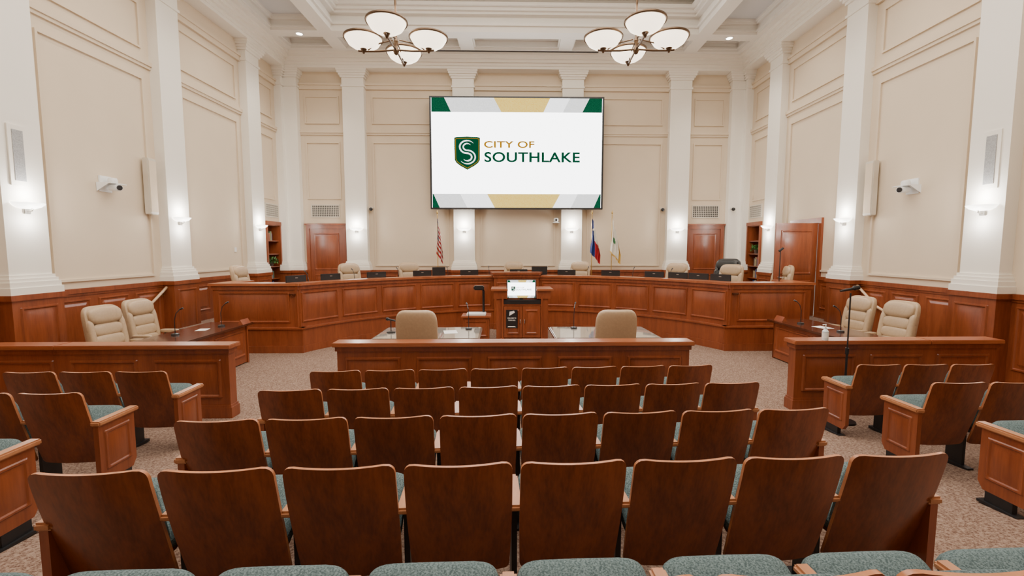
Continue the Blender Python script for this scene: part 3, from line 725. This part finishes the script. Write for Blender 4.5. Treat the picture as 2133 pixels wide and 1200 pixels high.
# ------------------------------------------------ bookcases
for s in (-1,1):
    fn=lambda u,n,z,s=s:(s*(W+.36-n),u,z)
    r=empty('bookcase'); m=MB(fn)
    a,b=NY0,NY1
    m.box(a,b,0,.02,NZ0,NZ1); m.box(a,a+.03,0,.36,NZ0,NZ1); m.box(b-.03,b,0,.36,NZ0,NZ1); m.box(a,b,0,.36,NZ1-.05,NZ1)
    m.box(a-.05,a+.03,.36,.41,NZ0,NZ1-.03); m.box(b-.03,b+.03,.36,.41,NZ0,NZ1-.03); m.box(a-.05,b+.03,.36,.42,NZ1-.03,NZ1+.08)
    m.obj('cabinet_frame',['cherry'],r)
    for z in (.9,1.25,1.62,2.0,2.4): MB(fn).box(a+.03,b-.03,.02,.35,z,z+.025).obj('shelf',['cherry'],r)
    tag(r,'built-in cherry wood bookcase recessed in the wall','bookcase',big=True)
    for z in (.925,1.275,2.425) if s<0 else (.925,1.275,1.645):
        u=a+.06
        while u<b-.35:
            t=random.uniform(.025,.05); h=random.uniform(.2,.29)
            o=MB(fn).box(u,u+t,.1,.32,z,z+h).obj('book',[random.choice(bookm)],smooth=False)
            tag(o,'hardcover book standing on a bookcase shelf','book','books in the bookcases',big=True); u+=t+.003
    pz=1.645 if s<0 else 2.025
    pl=empty('potted_plant'); cx,cy=s*(W+.10),(a+b)/2
    MB().lathe([(0,0),(.06,0),(.085,.13),(.075,.13),(0,.12)],(cx,cy,pz),16).obj('pot',['terra'],pl)
    m=MB()
    for i in range(120):
        th=random.uniform(0,6.28); ph=random.uniform(-.5,1.2); rr=random.uniform(.08,.23)
        c=Vector((cx-s*.06+.7*rr*math.cos(th)*math.cos(ph),cy+1.2*rr*math.sin(th)*math.cos(ph),pz+.15+rr*math.sin(ph)*.7)); d=Vector((random.uniform(-1,1),random.uniform(-1,1),random.uniform(-.6,.8))).normalized(); e=d.cross(Vector((.3,.2,1))).normalized()
        m.add([tuple(c-d*.05),tuple(c+e*.02),tuple(c+d*.05),tuple(c-e*.02)],[(0,1,2,3)])
        if i%6==0: m.tube([(cx,cy,pz+.12),tuple(c)],.003,4)
    m.obj('foliage',['leaf'],pl); tag(pl,'small leafy green plant on a bookcase shelf','potted plant',big=True)
# ------------------------------------------------ sconces
def sconce():
    r=empty('wall_sconce')
    prof=[(.01,-.06),(.10,-.052),(.17,-.025),(.215,.018),(.22,.03),(.205,.03),(.16,-.008),(.09,-.035),(.0,-.04)]
    MB(lambda x,y,z:(x,y*.92+.005,z)).lathe(prof,(0,0,0),20,0,0,180).obj('glass_shade',['sconce'],r)
    MB().box(-.05,.05,0,.03,-.13,.02).obj('wall_plate',['nickel'],r,bevel=.008)
    MB().tube([(0,.02,-.1),(0,.09,-.08),(0,.1,-.05)],.013).obj('bracket_arm',['nickel'],r)
    return r
pos=[]
for s in (-1,1):
    for u in PUS[s]: pos.append((s*(W-.2),u,2.80,rad(90) if s>0 else rad(-90)))
for u in BU: pos.append((u,DB-.2,2.80,rad(180)))
sc0=None
for i,(x,y,z,a) in enumerate(pos):
    if sc0 is None: sc0=sconce(); q=sc0; q.location=(x,y,z); q.rotation_euler=(0,0,a)
    else: q=copy_thing(sc0,(x,y,z),a)
    tag(q,'lit half-bowl frosted glass wall sconce on a pilaster','wall lamp','pilaster wall sconces')
    n=Vector((-math.sin(a),math.cos(a),0)); yy=y+K*x
    for dz,en in ((.16,20),(-.22,11)):
        ld=bpy.data.lights.new('sconce_bulb','POINT'); ld.energy=en; ld.color=(1,.97,.92); ld.shadow_soft_size=.06
        lo=bpy.data.objects.new('sconce_bulb',ld); COL.objects.link(lo); lo.location=(x+n.x*.17,yy+n.y*.17,z+dz)
# ------------------------------------------------ chandeliers
def chandelier(x,y,rot):
    r=empty('chandelier',(x,y,5.09),rot)
    MB().tube([(0,0,.0),(0,0,4.0)],.017,10).obj('rod',['bronze'],r)
    MB().lathe([(0,4.16),(.1,4.16),(.09,4.11),(.02,3.98),(0,3.98)],seg=20).obj('canopy',['bronze'],r)
    MB().lathe([(0,-.06),(.03,-.04),(.045,0),(.03,.05),(.02,.1),(.035,.14),(.02,.2),(0,.2)],seg=16).obj('hub',['bronze'],r)
    for i in range(4):
        a=math.pi/2*i; c,s=math.cos(a),math.sin(a); d=.485
        MB().tube([(0,0,.02),(c*.25,s*.25,.0),(c*d,s*d,.0),(c*(d+.08),s*(d+.08),.01)],.014,8).tube([(c*.05,s*.05,.16),(c*.3,s*.3,.1),(c*.42,s*.42,.02)],.010,8).obj('arm',['bronze'],r)
        b=MB().lathe([(0,.03),(.08,.035),(.16,.06),(.22,.10),(.262,.165),(.272,.19),(.258,.19),(.21,.12),(.15,.08),(0,.05)],(c*d,s*d,0),32).obj('glass_bowl',['bowl'],r)
        MB().lathe([(.264,.178),(.283,.172),(.290,.188),(.286,.206),(.264,.206),(.258,.19),(.264,.178)],(c*d,s*d,0),36).obj('bowl_rim',['bronze'],b)
        MB().lathe([(0,-.035),(.014,-.03),(.02,-.015),(.028,.0),(.04,.02),(.05,.034),(0,.04)],(c*d,s*d,0),14).obj('finial',['bronze'],b)
    tag(r,'bronze chandelier with four glowing alabaster glass bowls','chandelier')
    ld=bpy.data.lights.new('chandelier_glow','POINT'); ld.energy=40; ld.color=(1,.85,.68); ld.shadow_soft_size=.4
    lo=bpy.data.objects.new('chandelier_glow',ld); COL.objects.link(lo); lo.location=(x,y+K*x,5.75)
chandelier(-1.78,7.08,rad(-2)); chandelier(1.78,6.98,rad(-2))
# downlights
for s in (-1,1):
    for (x,y,z) in ((s*5.95,13.14,ZC),(s*6.0,11.35,CZ),(s*6.0,8.35,CZ),(s*6.0,5.4,CZ)):
        o=MB().lathe([(0,-.012),(.085,-.012)],seg=20).lathe([(.085,-.014),(.12,-.014),(.12,0),(.085,0)],seg=20,mat=1).obj('recessed_downlight',['lamp','white'],None,(x,y,z)); tag(o,'round lit recessed ceiling downlight','ceiling light','recessed ceiling lights')
        ld=bpy.data.lights.new('downlight_beam','SPOT'); ld.spot_size=rad(105); ld.spot_blend=.9; ld.shadow_soft_size=.08; ld.energy=200; ld.color=(1,.93,.83)
        lo=bpy.data.objects.new('downlight_beam',ld); COL.objects.link(lo); lo.location=(x,y+K*x,z-.06)
# ------------------------------------------------ flags
def flag(x,kind,label,w=.2):
    r=empty('flag_on_pole',(x,14.1,.5))
    MB().lathe([(0,0),(.14,0),(.13,.03),(.03,.06),(0,.06)],seg=20).obj('floor_base',['gold'],r)
    MB().tube([(0,0,.05),(0,0,2.7)],.013,8).obj('pole',['gold'],r)
    MB().lathe([(0,0),(.02,.01),(.012,.04),(.03,.08),(0,.17)],(0,0,2.7),10).obj('finial',['gold'],r)
    nu,nv=26,39; m=MB(); P=[]
    for i in range(nu+1):
        u=i/nu
        for j in range(nv+1):
            v=j/nv
            spread=.35+.65*min(1,v*1.3+.1)
            P.append(((u*w*spread)+.012*math.sin(u*9+v*3)-.05*v, -.03+.045*math.sin(u*22+v*1.5)*spread, 2.62-v*1.05-u*.5*(1-.25*v)))
    def mt(u,v):
        if kind=='us': return 1 if (u<.4 and v<.54) else (0 if int(v*13)%2==0 else 2)
        if kind=='tx':
            if u<.42: return 1
            return 2 if v<.5 else 0
        return 3 if (u>.88 or v>.94) else (4 if (u-.4)**2+(v-.5)**2<.009 else 2)
    for i in range(nu):
        for j in range(nv):
            a=i*(nv+1)+j
            m.f.append([a,a+nv+1,a+nv+2,a+1]); m.m.append(mt((i+.5)/nu,(j+.5)/nv))
    m.v=P
    fo=m.obj('cloth',['red','blue','fwhite','fringe','green'],r)
    if kind in('us','tx'):
        spots=[(.2,.27,.05)] if kind=='tx' else [(.05+.07*a,.06+.08*b,.012) for a in range(5) for b in range(6)]
        for u,v,rs in spots:
            s=MB()
            i=min(nu,int(u*nu)); j=min(nv,int(v*nv)); px,py,pz=P[i*(nv+1)+j]
            st=[(px+ (rs if k%2==0 else rs*.4)*math.sin(k*math.pi/5),py-.03 if kind=='tx' else py-.006,pz+(rs if k%2==0 else rs*.4)*math.cos(k*math.pi/5)) for k in range(10)]
            s.add(st,[tuple(range(10))])
            s.obj('star',['fwhite'],fo,smooth=False)
    tag(r,label,'flag')
flag(-2.42,'us','American flag hanging on a gold pole by the wall',.22)
flag(2.33,'tx','Texas state flag hanging on a gold pole by the wall',.31)
flag(2.95,'wh','white city flag with gold fringe on a pole',.32)
# ------------------------------------------------ wall fittings
for s,y in ((-1,8.45),(1,8.42)):
    r=empty('wall_camera',(s*(W-.0),y,3.3)); sx=-s
    MB().box(sx*0,sx*.03,-.12,.12,-.12,.16).obj('wall_plate',['white'],r); MB().box(0,sx*.26,-.17,.17,.02,.035).add([(0,-.17,.02),(0,-.17,-.12),(sx*.22,-.17,.02),(0,-.16,.02),(0,-.16,-.12),(sx*.22,-.16,.02)],[(0,1,2),(3,5,4),(1,2,5,4),(0,1,4,3)]).obj('shelf_bracket',['white'],r)
    MB().lathe([(0,.0),(.07,0),(.075,.05),(.06,.09),(0,.1)],(sx*.15,0,.035),18).obj('camera_base',['white'],r)
    MB().tube([(sx*.10,.02,-.03),(sx*.3,-.05,-.05)],[.065,.06],16).obj('camera_head',['white'],r); MB().tube([(sx*.3,-.05,-.05),(sx*.315,-.055,-.052)],.045,14).obj('lens',['black'],r)
    tag(r,'white remote video camera on a wall bracket','security camera')
    r=empty('wall_speaker',(s*W,9.36 if s<0 else 9.32,3.4)); MB().box(sx*.04,sx*.16,-.11,.11,-.55,.55).obj('speaker_body',['offw'],r,bevel=.012)
    MB().box(sx*.16,sx*.166,-.09,.09,-.5,.5).obj('speaker_grille',['wall'],r); MB().box(0,sx*.04,-.04,.04,-.3,.3).obj('mounting_bracket',['offw'],r)
    tag(r,'tall slim beige column loudspeaker on the wall','speaker')
    r=empty('recessed_speaker',(s*(W-.2),6.85,3.5)); MB().box(0,sx*.02,-.13,.13,-.43,.43).obj('trim_plate',['cream'],r); MB().box(sx*.02,sx*.028,-.075,.075,-.36,.36).obj('speaker_grille',['grille'],r)
    tag(r,'narrow grey loudspeaker grille set in a pilaster','speaker')
    x=s*(W-.12); dz=.08 if s>0 else .0; r=empty('handrail'); MB().tube([(x,8.75,.86+dz),(x,8.95,.93+dz),(x,9.6,1.38+dz)],.026,10).obj('rail',['oak'],r)
    for yy,zz in ((9.0,.95+dz),(9.5,1.28+dz)): MB().tube([(x,yy,zz-.01),(x,yy,zz-.07),(s*(W-.04),yy,zz-.07)],.01,6).obj('rail_bracket',['gold'],r)
    tag(r,'sloping wooden handrail along the side steps','handrail',big=True)
for x in (-4.62,4.70,6.9):
    r=empty('dome_camera',(x,DB-.0 if abs(x)<6 else DB-.2,3.45)); MB().box(-.05,.05,-.1,0,.0,.04).obj('wall_mount',['white'],r); MB().sup((0,-.11,-.02),(.11,.11,.11),1,1).obj('dome',['black'],r)
    tag(r,'small black security camera on the wall','security camera')
r=empty('ptz_camera',(1.26,DB,3.0)); MB().box(-.1,.1,-.25,0,0,.02).obj('shelf_bracket',['white'],r); MB().sup((0,-.14,.09),(.15,.15,.14),.7,.8).obj('camera_head',['white'],r); MB().tube([(0,-.2,.09),(0,-.225,.09)],.035,12).obj('lens',['black'],r)
tag(r,'white video camera on a bracket below the screen','security camera')
r=MB().box(0,.02,-.04,.04,-.06,.06).obj('thermostat',['white'],None,(-W,12.15,2.15)); tag(r,'small white wall thermostat','thermostat')
for (x,y) in ((-3.05,6.6),(3.25,6.9)):
    for d in (0,.22):
        o=MB().lathe([(0,.008),(.08,.008),(.09,0)],seg=24).lathe([(.03,.009),(.05,.012),(.05,.009)],seg=20,mat=1).obj('floor_outlet_cover',['nickel','gold'],None,(x+d,y,.002)); tag(o,'round metal floor outlet cover in the carpet','floor outlet','floor outlet covers')
r=MB().box(-.012,0,-.04,.04,-.06,.06).box(-.018,-.012,-.02,.02,-.04,-.01,1).box(-.018,-.012,-.02,.02,.01,.04,1).obj('power_outlet',['black','blackmetal'],None,(W-.04,6.25,.75)); tag(r,'black power outlet on the wainscot','outlet')
# ------------------------------------------------ shear pass (room is slightly out of square)
bpy.context.view_layer.update()
done=set()
def shear(o):
    if o.type=='MESH' and o.data.name not in done:
        done.add(o.data.name)
        for v in o.data.vertices: v.co.y+=K*v.co.x
    for c in o.children: shear(c)
for o in BIG: shear(o)
bigset=set(o.name for o in BIG); nosh=set(o.name for o in NOSH)
for o in list(bpy.data.objects):
    if o.parent or o.type=='LIGHT' or o.name in bigset or o.name in nosh or o.name=='floor': continue
    o.location.y+=K*o.location.x; o.rotation_euler.z+=math.atan(K)
# ------------------------------------------------ lights
def area(x,y,z,sx,sy,e,col,rx=0,rz=0):
    ld=bpy.data.lights.new('added_fill_light','AREA'); ld.shape='RECTANGLE'; ld.size=sx; ld.size_y=sy; ld.energy=e; ld.color=col  # fill lamps without fixtures, added to light the room evenly
    o=bpy.data.objects.new('added_fill_light',ld); COL.objects.link(o); o.location=(x,y,z); o.rotation_euler=(rx,0,rz); return o
area(0,3.5,8.9,8,7,800,(1,.95,.87))
area(0,9,8.9,8,4,450,(1,.95,.87))
area(0,5,5.9,5,8,170,(1,.93,.84),rx=math.pi)  # added upward fill hanging in mid-air to brighten the tray
w=bpy.data.worlds.new('w'); bpy.context.scene.world=w; w.use_nodes=True; w.node_tree.nodes['Background'].inputs[0].default_value=(.9,.92,1,1); w.node_tree.nodes['Background'].inputs[1].default_value=.3
# ------------------------------------------------ camera
cd=bpy.data.cameras.new('camera'); cd.lens=16; cd.sensor_width=36; cd.clip_start=.05
co=bpy.data.objects.new('camera',cd); COL.objects.link(co); co.location=(.02,0,2.15)
co.rotation_euler=(rad(90-4.82),0,rad(.635)); bpy.context.scene.camera=co
